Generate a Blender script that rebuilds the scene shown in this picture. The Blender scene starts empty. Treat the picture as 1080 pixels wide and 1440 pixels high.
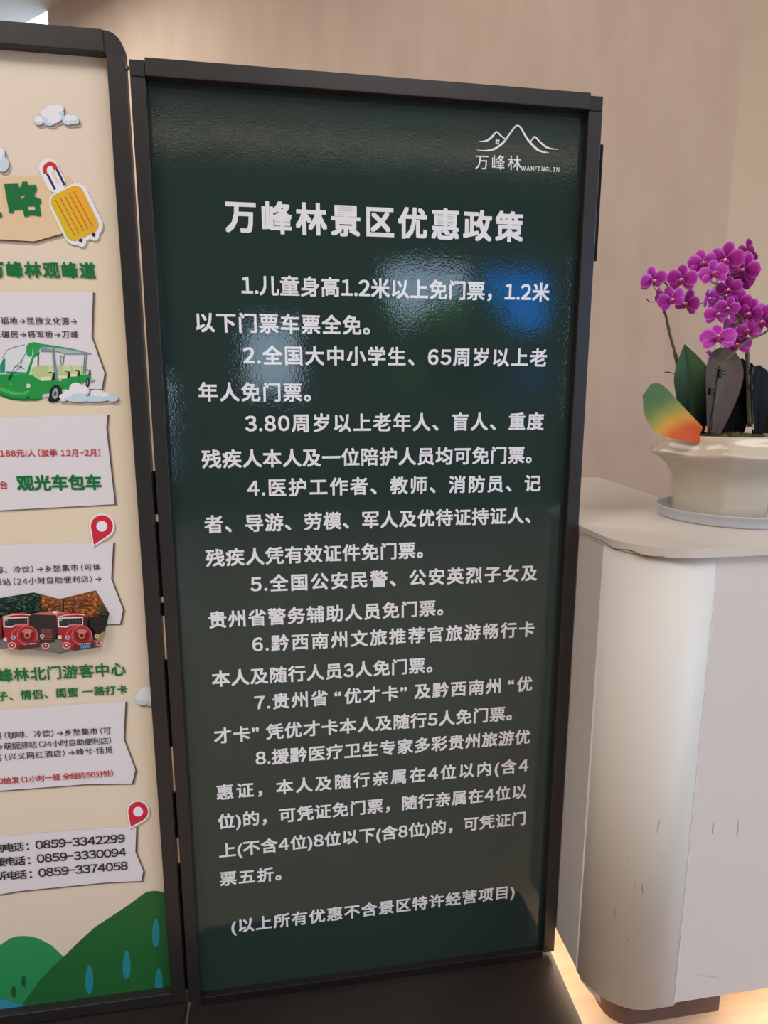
import bpy, bmesh, math, random
from mathutils import Vector, Matrix
from mathutils.geometry import tessellate_polygon, delaunay_2d_cdt
random.seed(7)
S = bpy.context.scene
COL = S.collection

# ------------------------------------------------------------------ camera
F = 885.0                       # focal length in pixels of the 1080x1440 frame
ROWS = ((0.98802, -0.02594, 0.15213), (-0.15432, -0.17700, 0.97204), (0.00138, -0.98387, -0.17889))
CAM = Vector((0.0, -1.1550, 1.2720))
_u = -Vector((-7 / F, 4880 / F, 1)); _u.normalize()
_a = Vector((0, 0, 1)).cross(_u); _a.normalize()
if _a.x < 0: _a = -_a
_b = _u.cross(_a)
if _b.z < 0: _b = -_b
_y = math.radians(8.87)
_h = _a * math.cos(_y) + _b * math.sin(_y)
_n = _h.cross(_u)
if _n.z < 0: _n = -_n
M = Matrix((_h, _n, _u))        # photo camera axes (x right, y down, z forward) to world
cam = bpy.data.cameras.new('camera'); co = bpy.data.objects.new('camera', cam); COL.objects.link(co)
R3 = M @ Matrix(((1, 0, 0), (0, -1, 0), (0, 0, -1)))
co.matrix_world = Matrix.Translation(CAM) @ R3.to_4x4()
cam.sensor_fit = 'HORIZONTAL'; cam.sensor_width = 36.0; cam.lens = F / 1080 * 36.0; cam.clip_start = 0.02
S.camera = co

# ------------------------------------------------------------------ world, lamps, exposure
w = bpy.data.worlds.new('sky'); S.world = w; w.use_nodes = True
nt = w.node_tree; bg = nt.nodes['Background']
tc = nt.nodes.new('ShaderNodeTexCoord'); sx = nt.nodes.new('ShaderNodeSeparateXYZ'); cr = nt.nodes.new('ShaderNodeValToRGB')
nt.links.new(tc.outputs['Generated'], sx.inputs[0]); nt.links.new(sx.outputs['Z'], cr.inputs[0]); nt.links.new(cr.outputs[0], bg.inputs['Color'])
cr.color_ramp.elements[0].position = 0.0; cr.color_ramp.elements[0].color = (0.62, 0.80, 1.0, 1)
cr.color_ramp.elements[1].position = 0.7; cr.color_ramp.elements[1].color = (0.45, 0.66, 1.0, 1)
bg.inputs['Strength'].default_value = 4.9
S.view_settings.view_transform = 'Standard'; S.view_settings.look = 'None'
S.view_settings.gamma = 1.0; S.view_settings.use_curve_mapping = False
S.view_settings.exposure = 0.0

def area(name, loc, target, sx_, sy_, power, color, label=None):
    l = bpy.data.lights.new(name, 'AREA'); l.shape = 'RECTANGLE'; l.size = sx_; l.size_y = sy_
    l.energy = power; l.color = color
    o = bpy.data.objects.new(name, l); COL.objects.link(o); o.location = loc
    o.rotation_euler = (Vector(target) - Vector(loc)).to_track_quat('-Z', 'Y').to_euler()
    return o
def portal(name, loc, target, sx_, sy_):
    o = area(name, loc, target, sx_, sy_, 1.0, (1, 1, 1)); o.data.cycles.is_portal = True
area('ceiling_fill', (0.6, -2.2, 3.54), (0.6, -2.2, 0), 1.2, 1.2, 38, (1.0, 0.96, 0.93))  # unseen overhead fills, here and below, added to light the room
area('ceiling_fill', (-1.6, -1.6, 3.54), (-1.6, -1.6, 0), 1.2, 1.2, 60, (1.0, 0.96, 0.93))
area('ceiling_fill', (2.6, -1.8, 3.54), (2.6, -1.8, 0), 1.2, 1.2, 22, (1.0, 0.96, 0.93))
area('ceiling_fill', (0.1, 0.75, 3.55), (0.1, 0.75, 0), 1.4, 0.5, 9, (1.0, 0.93, 0.88))  # fill added behind the boards to lighten the back wall
area('ceiling_fill', (-1.45, 2.2, 3.5), (-1.45, 2.2, 0), 0.8, 0.5, 26, (1.0, 0.98, 0.90))  # fill added to lift the far left of the back wall
area('cove_lamp', (1.0, -5.2, 3.44), (1.0, -5.19, 3.6), 5.6, 0.2, 14, (1.0, 0.86, 0.68))

# ------------------------------------------------------------------ helpers
def s2l(c):
    return tuple((v / 255 / 12.92) if v / 255 <= 0.04045 else ((v / 255 + 0.055) / 1.055) ** 2.4 for v in c)
def W(px, py, y=None, z=None, x=None):
    r = M @ Vector(((px - 540) / F, (py - 720) / F, 1.0))
    if y is not None: t = (y - CAM.y) / r.y
    elif z is not None: t = (z - CAM.z) / r.z
    else: t = (x - CAM.x) / r.x
    return CAM + r * t

def mat(name, rgb, rough=0.5, spec=0.5, metal=0.0, **k):
    m = bpy.data.materials.new(name); m.use_nodes = True
    b = m.node_tree.nodes['Principled BSDF']
    b.inputs['Base Color'].default_value = (*s2l(rgb), 1); b.inputs['Roughness'].default_value = rough
    b.inputs['Specular IOR Level'].default_value = spec; b.inputs['Metallic'].default_value = metal
    for q, v in k.items(): b.inputs[q.replace('_', ' ')].default_value = v
    return m
def nodes(m): return m.node_tree, m.node_tree.nodes['Principled BSDF']
def coords(t, scale):
    g = t.nodes.new('ShaderNodeNewGeometry'); mp = t.nodes.new('ShaderNodeMapping'); mp.inputs['Scale'].default_value = scale
    t.links.new(g.outputs['Position'], mp.inputs[0]); return mp
def noise(t, vec, scale, detail=4, rough=0.5):
    n = t.nodes.new('ShaderNodeTexNoise'); n.inputs['Scale'].default_value = scale; n.inputs['Detail'].default_value = detail
    n.inputs['Roughness'].default_value = rough
    if vec: t.links.new(vec.outputs[0], n.inputs['Vector'])
    return n
def bump(t, b, src, strength, dist):
    k = t.nodes.new('ShaderNodeBump'); k.inputs['Strength'].default_value = strength; k.inputs['Distance'].default_value = dist
    t.links.new(src, k.inputs['Height']); t.links.new(k.outputs[0], b.inputs['Normal']); return k
def vary(m, c1, c2, scale=(1, 1, 1), ns=3.0, detail=4, lo=0.35, hi=0.65):
    t, b = nodes(m); n = noise(t, coords(t, scale), ns, detail)
    r = t.nodes.new('ShaderNodeValToRGB'); r.color_ramp.elements[0].position = lo; r.color_ramp.elements[1].position = hi
    r.color_ramp.elements[0].color = (*s2l(c1), 1); r.color_ramp.elements[1].color = (*s2l(c2), 1)
    t.links.new(n.outputs['Fac'], r.inputs[0]); t.links.new(r.outputs[0], b.inputs['Base Color']); return n

def link(name, me, parent=None):
    o = bpy.data.objects.new(name, me); COL.objects.link(o)
    if parent: o.parent = parent
    return o
def tag(o, label=None, cat=None, group=None, kind=None):
    if label: o['label'] = label
    if cat: o['category'] = cat
    if group: o['group'] = group
    if kind: o['kind'] = kind
    return o
def thing(name, label, cat, loc=(0, 0, 0)):
    o = bpy.data.objects.new(name, None); COL.objects.link(o); o.location = loc; o.empty_display_size = 0.05
    return tag(o, label, cat)
def put(name, bm, m, parent=None, smooth=False):
    me = bpy.data.meshes.new(name); bmesh.ops.recalc_face_normals(bm, faces=bm.faces); bm.to_mesh(me); bm.free()
    me.materials.append(m)
    if smooth:
        for p in me.polygons: p.use_smooth = True
    o = link(name, me, parent)
    if parent: o.matrix_parent_inverse = Matrix.Translation(parent.location).inverted()
    return o
def box(bm, x0, x1, y0, y1, z0, z1, bev=0.0, seg=2):
    r = bmesh.ops.create_cube(bm, size=1.0, matrix=Matrix.Translation(((x0 + x1) / 2, (y0 + y1) / 2, (z0 + z1) / 2)) @ Matrix.Diagonal((x1 - x0, y1 - y0, z1 - z0, 1)))
    if bev:
        es = list({e for v in r['verts'] for e in v.link_edges})
        bmesh.ops.bevel(bm, geom=es, offset=bev, segments=seg, affect='EDGES', profile=0.5)
def B(name, x0, x1, y0, y1, z0, z1, m, parent=None, bev=0.0, seg=2):
    bm = bmesh.new(); box(bm, x0, x1, y0, y1, z0, z1, bev, seg); return put(name, bm, m, parent)
def extrude_poly(bm, pts, a, b, axis='z'):
    """prism from 2D pts; axis z: pts=(x,y) between z=a,b; axis y: pts=(x,z) between y=a,b"""
    mk = (lambda p, t: (p[0], p[1], t)) if axis == 'z' else (lambda p, t: (p[0], t, p[1]))
    v0 = [bm.verts.new(mk(p, a)) for p in pts]; v1 = [bm.verts.new(mk(p, b)) for p in pts]
    n = len(pts)
    bm.faces.new(v0); bm.faces.new(v1[::-1])
    sides = []
    for i in range(n):
        sides.append(bm.faces.new((v0[i], v0[(i + 1) % n], v1[(i + 1) % n], v1[i])))
    return sides
def tube(bm, pts, rad, seg=7, closed=True):
    pts = [Vector(p) for p in pts]; rings = []
    for i, p in enumerate(pts):
        d = (pts[min(i + 1, len(pts) - 1)] - pts[max(i - 1, 0)]).normalized()
        s = d.cross(Vector((0.13, 1, 0.05))).normalized(); u = d.cross(s)
        r = rad[i] if isinstance(rad, (list, tuple)) else rad
        rings.append([bm.verts.new(p + (s * math.cos(2 * math.pi * k / seg) + u * math.sin(2 * math.pi * k / seg)) * r) for k in range(seg)])
    for a, b in zip(rings, rings[1:]):
        for k in range(seg): bm.faces.new((a[k], a[(k + 1) % seg], b[(k + 1) % seg], b[k]))
    if closed: bm.faces.new(rings[0]); bm.faces.new(rings[-1][::-1])
def smooth_path(pts, n=6):
    P = [Vector(p) for p in pts]; P = [2 * P[0] - P[1]] + P + [2 * P[-1] - P[-2]]; out = []
    for i in range(1, len(P) - 2):
        for k in range(n):
            t = k / n; a, b, c, d = P[i - 1:i + 3]
            out.append(0.5 * ((2 * b) + (c - a) * t + (2 * a - 5 * b + 4 * c - d) * t * t + (3 * b - a - 3 * c + d) * t ** 3))
    out.append(P[-2]); return out

# ------------------------------------------------------------------ materials
m_wall = mat('wallpaper', (198, 168, 148), 0.85, 0.2)
n_ = vary(m_wall, (212, 188, 172), (219, 196, 180), (1, 1, 0.35), 9, 5)
t_, b_ = nodes(m_wall); bump(t_, b_, noise(t_, coords(t_, (1, 1, 0.12)), 420, 3).outputs['Fac'], 0.35, 0.0015)
m_wall2 = mat('side_wall_paint', (218, 193, 167), 0.85, 0.2)
t_, b_ = nodes(m_wall2); bump(t_, b_, noise(t_, coords(t_, (1, 1, 0.12)), 420, 3).outputs['Fac'], 0.25, 0.0015)
m_ceil = mat('ceiling_paint', (206, 200, 190), 0.9, 0.2)
m_floor = mat('wood_floor', (205, 165, 125), 0.35, 0.5)
vary(m_floor, (186, 160, 134), (200, 174, 148), (1, 8, 1), 6, 6)
m_dark = mat('anodised_frame', (37, 33, 33), 0.36, 0.5)
m_darkb = mat('corner_plastic', (24, 20, 20), 0.45, 0.4)
m_black = mat('black_gasket', (12, 12, 12), 0.7, 0.2)
m_edge = mat('worn_metal_edge', (125, 122, 122), 0.35, 0.6)
m_base = mat('dark_base_plate', (36, 28, 26), 0.38, 0.4)
vary(m_base, (33, 26, 24), (40, 32, 29), (1, 1, 1), 6, 5)
m_white = mat('counter_white', (214, 205, 200), 0.42, 0.4)
m_corner = mat('counter_corner_veneer', (219, 211, 202), 0.5, 0.3)
m_kick = mat('brown_kick', (112, 82, 72), 0.5, 0.4)
m_steel = mat('window_frame_metal', (60, 58, 56), 0.4, 0.5)
m_led = mat('warm_led', (255, 200, 140), 0.5, 0.2)
t_, b_ = nodes(m_led); b_.inputs['Emission Color'].default_value = (1.0, 0.74, 0.5, 1); b_.inputs['Emission Strength'].default_value = 2.5
m_cer = mat('glazed_ceramic', (200, 184, 163), 0.16, 0.5, Coat_Weight=0.3, Coat_Roughness=0.05)
m_saucer = mat('white_plastic', (206, 208, 214), 0.35, 0.5)
m_clip = mat('clip_plastic', (14, 12, 12), 0.35, 0.3)

def film(name, rgb, rough, bs):
    m = mat(name, rgb, rough, 0.72); t, b = nodes(m)
    c = coords(t, (1, 1, 1)); n1 = noise(t, c, 230, 2, 0.6); n2 = noise(t, c, 14, 2, 0.5)
    mx = t.nodes.new('ShaderNodeMath'); mx.operation = 'MULTIPLY_ADD'; mx.inputs[1].default_value = 2.5
    t.links.new(n2.outputs['Fac'], mx.inputs[0]); t.links.new(n1.outputs['Fac'], mx.inputs[2])
    bump(t, b, mx.outputs[0], bs, 0.0006); return m
m_green = film('green_gloss_film', (38, 55, 52), 0.04, 0.15)
def print_mat(name, rough, glossy=False, bs=0.35):
    m = film(name, (255, 255, 255), rough, bs) if glossy else mat(name, (255, 255, 255), rough, 0.35)
    t, b = nodes(m); a = t.nodes.new('ShaderNodeAttribute'); a.attribute_name = 'ink'; t.links.new(a.outputs['Color'], b.inputs['Base Color'])
    return m
m_ink = print_mat('printed_ink', 0.38)
m_white_ink = film('white_gloss_lettering', (232, 230, 234), 0.15, 0.2)

# ------------------------------------------------------------------ setting
def quad(name, pts, m, kind='structure', thick=None):
    bm = bmesh.new(); bm.faces.new([bm.verts.new(p) for p in pts])
    o = put(name, bm, m); tag(o, kind=kind); return o
H = 3.6
C0 = Vector((1.52, 0.94)); D1 = Vector((-0.755, 0.655)).normalized()
WL = C0 + D1 * 3.83            # where the wall ends and the window starts
WE = C0 + D1 * 6.6
def slab(name, a, b, z0, z1, m, th=0.12, kind='structure'):
    """vertical wall between plan points a and b, thickness going away from the room"""
    a, b = Vector(a), Vector(b); d = (b - a).normalized(); n = Vector((-d.y, d.x)) * th
    bm = bmesh.new(); extrude_poly(bm, [a, b, b + n, a + n], z0, z1); o = put(name, bm, m)
    if kind: tag(o, kind=kind)
    return o
bm = bmesh.new(); extrude_poly(bm, [(-4.2, -6.2), (4.2, -6.2), (4.2, 1.2), (C0.x, C0.y + 0.1), (WE.x, WE.y + 0.1), (-4.2, 5.6)], -0.1, 0.0)
tag(put('floor', bm, m_floor), kind='structure')
bm = bmesh.new(); extrude_poly(bm, [(-4.2, -6.2), (4.2, -6.2), (4.2, 1.2), (C0.x + .1, C0.y + 0.2), (WL.x + .08, WL.y + .1), (WL.x, WL.y), (WE.x, WE.y), (-4.2, WE.y)], H, H + 0.1)
tag(put('ceiling', bm, m_ceil), kind='structure')
slab('wall_back', WL, C0, 0, H, m_wall)
slab('wall_right', C0, (4.1, 0.75), 0, H, m_wall2)
slab('wall_left', (-4.1, -6.0), (-4.1, WE.y), 0, H, m_ceil)
# tall window beyond the end of the back wall
slab('trim_1', WE, WE - D1 * 0.08, 0, H, m_steel, 0.08)
slab('sill_block_left', WE, WL, 0, 2.75, m_ceil)  # unseen wall added to cut the daylight reaching the ceiling
slab('wall_left_end', (-4.2, WE.y), WE, 0, H, m_ceil)
portal('daylight_back', ((WL.x + WE.x) / 2 + 0.1, (WL.y + WE.y) / 2 - 0.1, 3.18), ((WL.x + WE.x) / 2 - 3, (WL.y + WE.y) / 2 - 4, 3.18), 2.7, .8)
# rear facade at y = -6 with openings (x0, x1, z0, z1)
YB = -6.0
opens = [(-0.42, 0.18, 1.32, 2.08), (1.12, 2.12, 2.03, 2.74), (2.24, 3.06, 2.03, 2.72), (1.15, 1.62, 1.25, 1.74), (1.78, 3.2, 1.3, 1.74), (-1.75, -1.22, 0.3, 1.5), (3.45, 4.0, 0.4, 3.0)]  # last, tall opening is added for a bluish reflection on the board frame
xs = sorted({-4.1, 4.1, *[o[0] for o in opens], *[o[1] for o in opens]}); zs = sorted({0, H, *[o[2] for o in opens], *[o[3] for o in opens]})
bm = bmesh.new()
for i in range(len(xs) - 1):
    for k in range(len(zs) - 1):
        cx, cz = (xs[i] + xs[i + 1]) / 2, (zs[k] + zs[k + 1]) / 2
        if any(a < cx < b and c < cz < d for a, b, c, d in opens): continue
        box(bm, xs[i], xs[i + 1], YB - 0.15, YB, zs[k], zs[k + 1])
m_rear = mat('rear_wall_paint', (92, 90, 86), 0.8, 0.2)
tag(put('wall_rear', bm, m_rear), kind='structure')
m_glass = mat('window_glass', (255, 255, 255), 0.0, 0.5)
t_, b_ = nodes(m_glass); tp_ = t_.nodes.new('ShaderNodeBsdfTransparent'); tp_.inputs[0].default_value = (.96, .98, .98, 1); gl_ = t_.nodes.new('ShaderNodeBsdfGlossy'); gl_.inputs['Roughness'].default_value = 0.02
fr_ = t_.nodes.new('ShaderNodeFresnel'); fr_.inputs[0].default_value = 1.3; mx_ = t_.nodes.new('ShaderNodeMixShader')
t_.links.new(fr_.outputs[0], mx_.inputs[0]); t_.links.new(tp_.outputs[0], mx_.inputs[1]); t_.links.new(gl_.outputs[0], mx_.inputs[2]); t_.links.new(mx_.outputs[0], t_.nodes['Material Output'].inputs[0])
def tinted(name, rgb):
    m = m_glass.copy(); m.name = name
    next(n for n in m.node_tree.nodes if n.type == 'BSDF_TRANSPARENT').inputs[0].default_value = (*rgb, 1); return m
m_blue, m_blue2 = tinted('blue_reflection_tint', (.02, .55, .95)), tinted('dark_blue_reflection_tint', (.03, .14, .3))  # made-up tints that turn these panes' reflections on the board blue
for i, (a, b, c, d) in enumerate(opens):
    f = bmesh.new()
    for q in ((a, b, c, c + .03), (a, b, d - .03, d), (a, a + .03, c, d), (b - .03, b, c, d)): box(f, q[0], q[1], YB - 0.06, YB - 0.02, q[2], q[3])
    fo = tag(put('window_%d' % (i + 1), f, m_steel), kind='structure')
    B('pane', a + .02, b - .02, YB - 0.045, YB - 0.04, c + .02, d - .02, {2: m_blue, 4: m_blue2}.get(i, m_glass), fo)
# right side: glazed opening that lets the daylight in
slab('wall_front_right', (4.1, 0.75), (4.1, -0.6), 0, H, m_ceil)
slab('wall_corner_right', (4.1, -4.6), (4.1, -6.0), 0, H, m_ceil)
slab('wall_sill_right', (4.1, -0.6), (4.1, -4.6), 0, 0.5, m_ceil)
slab('wall_header_right', (4.1, -0.6), (4.1, -4.6), 3.0, H, m_ceil)
for y in (-0.6, -1.6, -2.6, -3.6, -4.56): B('trim_2', 4.1, 4.16, y - 0.04 if y > -4 else y, y, 0.5, 3.0, m_steel)['kind'] = 'structure'
portal('daylight_side', (4.05, -2.6, 1.75), (0, -2.6, 1.75), 4.0, 2.5)
m_hedge = mat('hedge_leaves', (96, 150, 30), 0.8, 0.2)
bm = bmesh.new()
for k in range(36):
    bmesh.ops.create_icosphere(bm, subdivisions=2, radius=random.uniform(.35, .6), matrix=Matrix.Translation((2.1 + random.uniform(-1.1, 1.1), -8.3 + random.uniform(-.3, .3), 0.4 + (k % 6) * 0.36 + random.uniform(-.1, .1))))
for v in bm.verts: v.co += Vector((random.uniform(-.05, .05),) * 3)
tag(put('hedge', bm, m_hedge), 'green clipped hedge standing outside behind the rear windows', 'hedge')
m_gnd = mat('outside_paving', (150, 148, 142), 0.9, 0.1)
bm = bmesh.new(); box(bm, -30, 30, -40, -6.3, -0.2, -0.12); box(bm, 4.4, 30, -6.3, 30, -0.2, -0.12); box(bm, -30, 4.4, 5.8, 30, -0.2, -0.12); box(bm, -30, -4.4, -6.3, 5.8, -0.2, -0.12)
tag(put('ground', bm, m_gnd), kind='structure')

# ------------------------------------------------------------------ glyphs
_g = {}
_cu = bpy.data.curves.new('glyph_source', 'FONT'); _cu.resolution_u = 2
_ob = bpy.data.objects.new('glyph_source', _cu); COL.objects.link(_ob)
def contour(sp, res=3):
    bp = sp.bezier_points; n = len(bp); out = []
    for i in range(n):
        a, b = bp[i], bp[(i + 1) % n]
        p0, p1, p2, p3 = a.co, a.handle_right, b.handle_left, b.co
        L = (p3 - p0).length
        straight = ((p1 - p0).cross(p3 - p0).length < 1e-3 * max(L, 1e-6) and (p2 - p0).cross(p3 - p0).length < 1e-3 * max(L, 1e-6)) or L < 0.03
        k = 1 if straight else res
        for j in range(k):
            t = j / k; q = p0 * (1 - t) ** 3 + 3 * p1 * t * (1 - t) ** 2 + 3 * p2 * t * t * (1 - t) + p3 * t ** 3
            if not out or (out[-1] - Vector((q.x, q.y))).length > 1e-4: out.append(Vector((q.x, q.y)))
    if len(out) > 1 and (out[0] - out[-1]).length < 1e-4: out.pop()
    return out
def wind(p, cs):
    w_ = 0
    for c in cs:
        n = len(c)
        for i in range(n):
            a, b = c[i], c[(i + 1) % n]
            if a.y <= p.y:
                if b.y > p.y and (b.x - a.x) * (p.y - a.y) - (p.x - a.x) * (b.y - a.y) > 0: w_ += 1
            elif b.y <= p.y and (b.x - a.x) * (p.y - a.y) - (p.x - a.x) * (b.y - a.y) < 0: w_ -= 1
    return w_
WIDE = '0123456789-WANFEGLI'
def glyph(ch):
    if ch in _g: return _g[ch]
    wide = ch in WIDE
    _cu.body = (chr(ord(ch) + 0xfee0) if wide else ch) + '一'; bpy.context.view_layer.update()
    dg = bpy.context.evaluated_depsgraph_get()
    c = _ob.evaluated_get(dg).to_curve(dg)
    cs = [contour(s) for s in c.splines]
    _ob.evaluated_get(dg).to_curve_clear()
    last = max(cs, key=lambda q: min(v.x for v in q)); adv = min(v.x for v in last) - 0.044
    cs.remove(last); cs = [q for q in cs if len(q) > 2]
    if not cs: _g[ch] = ([], [], adv, 0, 0); return _g[ch]
    vs, fs = [], []
    V2, E2 = [], []
    for q in cs:
        k = len(V2); V2 += q; E2 += [(k + i, k + (i + 1) % len(q)) for i in range(len(q))]
    r = delaunay_2d_cdt(V2, E2, [], 0, 1e-5)
    vs = [(v.x, v.y) for v in r[0]]
    for f in r[2]:
        cpt = sum((r[0][i] for i in f), Vector((0, 0))) / len(f)
        if wind(cpt, cs): fs.append(tuple(f))
    xs_ = [v[0] for q in cs for v in q]; a, b = min(xs_), max(xs_)
    if wide:                    # crop the full-width cell to a proportional one
        sb = 0.045 if ch != '1' else 0.07
        if ch == '-': k = 0.62; vs = [((v[0] - a) * k + a, v[1]) for v in vs]; b = a + (b - a) * k
        dx = sb - a; vs = [(v[0] + dx, v[1]) for v in vs]; adv = b - a + 2 * sb; a, b = a + dx, b + dx
    _g[ch] = (vs, fs, adv, a, b); return _g[ch]
CNP = '。，、：（）“”'
def lettering(parent, text, p0, p1, em, y, rgb=None, bold=0.02, m=None, xs_=1.0, name='lettering', halfparen=False, vs_=1.0):
    """one printed line: ink runs from world point p0 (left, vertical centre) to p1 (right, centre)"""
    adv = []
    for ch in text:
        g = glyph(ch); a = g[2]
        if ch in '“”': a = 0.75
        if ch in '（）': a = 0.58
        adv.append(a * xs_)
    first, last = glyph(text[0]), glyph(text[-1])
    L = (p1 - p0).length / em
    nat = sum(adv[:-1]) + last[4] * xs_ - first[3] * xs_
    tr_ = (L - nat) / max(1, len(text) - 1)
    d = (p1 - p0).normalized(); up = Vector((0, 0, 1)); up = (up - d * up.dot(d)).normalized()
    verts, faces = [], []; x = -first[3] * xs_
    offs = [(0, 0)] if bold <= 0 else [(-bold, -bold), (bold, -bold), (-bold, bold), (bold, bold)]
    if bold > 0.03: offs += [(0, 0)]
    for ch, a in zip(text, adv):
        g = glyph(ch); cjk = ord(ch) > 0x2e80 or ch in CNP
        xo = 0.25 if ch == '“' else (-0.42 if ch == '（' else 0.0)
        for li, (ox, oy) in enumerate(offs):
            k = len(verts)
            for vx, vy in g[0]:
                P = p0 + d * ((x + xo + vx * xs_ + ox) * em) + up * ((vy - 0.345 + oy) * em * vs_)
                verts.append((P.x, P.y - li * 0.00003, P.z))
            faces += [tuple(k + i for i in f) for f in g[1]]
        x += a + tr_
    me = bpy.data.meshes.new(name); me.from_pydata([(v[0], v[1] - y, v[2]) for v in verts], [], faces)
    if rgb is not None:
        at = me.color_attributes.new('ink', 'FLOAT_COLOR', 'POINT'); c = (*s2l(rgb), 1)
        for i in range(len(verts)): at.data[i].color = c
    me.materials.append(m or m_ink)
    o = link(name, me, parent); return o

class Print:
    """flat coloured print on a sheet: polygons in photo pixels laid onto the sheet's plane"""
    def __init__(s, y, x0=0, y0=0, sc=1.0): s.y = y; s.v = []; s.f = []; s.c = []; s.k = 0; s.x0, s.y0, s.sc = x0, y0, sc
    def at(s, x, y, sc): s.x0, s.y0, s.sc = x, y, sc; return s
    def poly(s, pts, rgb, cols=None):
        s.k += 1; n = len(s.v); P = [W(s.x0 + p[0] / s.sc, s.y0 + p[1] / s.sc, y=s.y - s.k * 0.000012) for p in pts]
        s.v += [tuple(p) for p in P]
        for t in tessellate_polygon([[Vector((p.x, p.z, 0)) for p in P]]): s.f.append(tuple(n + i for i in t))
        for i in range(len(P)): s.c.append((*s2l(cols[i] if cols else rgb), 1))
    def ell(s, cx, cy, rx, ry, rgb, rot=0, n=20, a0=0, a1=360):
        q = []
        for i in range(n + (a1 - a0 != 360)):
            a = math.radians(a0 + (a1 - a0) * i / n); x, y = rx * math.cos(a), ry * math.sin(a); r = math.radians(rot)
            q.append((cx + x * math.cos(r) - y * math.sin(r), cy + x * math.sin(r) + y * math.cos(r)))
        s.poly(q, rgb)
    def line(s, pts, wd, rgb):
        for a, b in zip(pts, pts[1:]):
            dx, dy = b[0] - a[0], b[1] - a[1]; L = math.hypot(dx, dy) or 1; nx, ny = -dy / L * wd / 2, dx / L * wd / 2
            s.poly([(a[0] + nx, a[1] + ny), (b[0] + nx, b[1] + ny), (b[0] - nx, b[1] - ny), (a[0] - nx, a[1] - ny)], rgb)
    def build(s, name, parent, m=None):
        me = bpy.data.meshes.new(name); me.from_pydata(s.v, [], s.f)
        at = me.color_attributes.new('ink', 'FLOAT_COLOR', 'POINT')
        for i, c in enumerate(s.c): at.data[i].color = c
        me.materials.append(m or m_ink); return link(name, me, parent)

# ------------------------------------------------------------------ green board
YS = 0.018                       # poster sheets sit behind the frame front (y = 0)
def frame(t, x0, x1, z0, z1, ws, wt, wb, rounded=0.0):
    """stiles, rails and corner pieces of a clip frame"""
    for a, b in ((x0, x0 + ws), (x1 - ws, x1)):
        if a < x0 + 0.001 and rounded: continue
        B('frame_stile', a, b, 0.0, 0.022, z0, z1 - wt, m_dark, t, 0.0018)
    return
gb = thing('policy_board', 'tall dark green notice board with white lettering in a slim black frame', 'notice board', (0.17, 0.01, 0.0))
GX0, GX1, GZ0, GZ1 = -0.2292, 0.5735, 0.034, 1.801
for a, b in ((GX0, GX0 + .0235), (GX1 - .0265, GX1)):
    st = B('frame_stile', a, b, 0.0, 0.024, GZ0, GZ1 - .027, m_dark, gb, 0.0016)
bm = bmesh.new(); box(bm, GX0 + .024, GX1 - .0245, -0.0015, 0.024, GZ1 - .0255, GZ1 + .0015, 0.0014); put('frame_rail', bm, m_dark, gb)
B('frame_rail', GX0 + .0235, GX1 - .0265, 0.003, 0.024, 0.018, GZ0 + .003, m_darkb, gb, 0.001)
for a, b in ((GX0, GX0 + .0235), (GX1 - .0245, GX1)):
    B('corner_piece', a, b, 0.001, 0.024, GZ1 - .0265, GZ1 - .002, m_darkb, gb, 0.0012)
B('backing_panel', GX0 + .006, GX1 - .006, 0.0195, 0.0238, 0.03, GZ1 - .004, m_black, gb)
sheet = B('poster_sheet', GX0 + .012, GX1 - .012, YS, YS + .0012, 0.028, GZ1 - .012, m_green, gb)
B('rear_bracket', 0.54, W(846.5, 205, y=.03).x, 0.0242, 0.030, W(845, 368, y=.03).z, W(845, 205, y=.03).z, m_black, gb)
YL = YS - 0.0002
def gline(text, xl, yl, xr, yr, em=0.0352, bold=0.023, **k):
    return lettering(sheet_e, text, W(xl, yl, y=YL), W(xr, yr, y=YL), em, 0.0, None, bold, m_white_ink, **k)
sheet_e = sheet
E_ = [
 ('1.儿童身高1.2米以上免门票，1.2米', 340, 401.5, 772.3, 412.3),
 ('以下门票车票全免。', 275.8, 453.8, 519.4, 458.6),
 ('2.全国大中小学生、65周岁以上老', 342.4, 500.3, 768.3, 504),
 ('年人免门票。', 279.7, 552, 436.4, 552.8),
 ('3.80周岁以上老年人、盲人、重度', 345.4, 596.3, 764.3, 593.3),
 ('残疾人本人及一位陪护人员均可免门票。', 284.2, 646.6, 747.3, 640.4),
 ('4.医护工作者、教师、消防员、记', 348.4, 687.2, 760, 680),
 ('者、导游、劳模、军人及优待证持证人、', 288, 738.4, 746, 725.2),
 ('残疾人凭有效证件免门票。', 289.6, 786, 594.3, 774),
 ('5.全国公安民警、公安英烈子女及', 352.9, 822.2, 755, 806.1),
 ('贵州省警务辅助人员免门票。', 294, 873, 622.8, 855),
 ('6.黔西南州文旅推荐官旅游畅行卡', 355.4, 907, 751, 884.9),
 ('本人及随行人员3人免门票。', 298.4, 955.7, 607.6, 935.6),
 ('7.贵州省“优才卡”及黔西南州“优', 358.3, 989, 748, 962),
 ('才卡”凭优才卡本人及随行5人免门票。', 301.3, 1036.2, 719.6, 1003.4),
 ('8.援黔医疗卫生专家多彩贵州旅游优', 360, 1067, 744.9, 1036.2),
 ('惠证，本人及随行亲属在4位以内(含4', 304.9, 1115.5, 742.7, 1076.5),
 ('位)的，可凭证免门票，随行亲属在4位以', 306.7, 1156.6, 740.2, 1113),
 ('上(不含4位)8位以下(含8位)的，可凭证门', 308.5, 1197.5, 738.4, 1151),
 ('票五折。', 309.6, 1237, 395.2, 1228.7),
 ('(以上所有优惠不含景区特许经营项目)', 325.8, 1304, 723.2, 1254),
]
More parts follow.
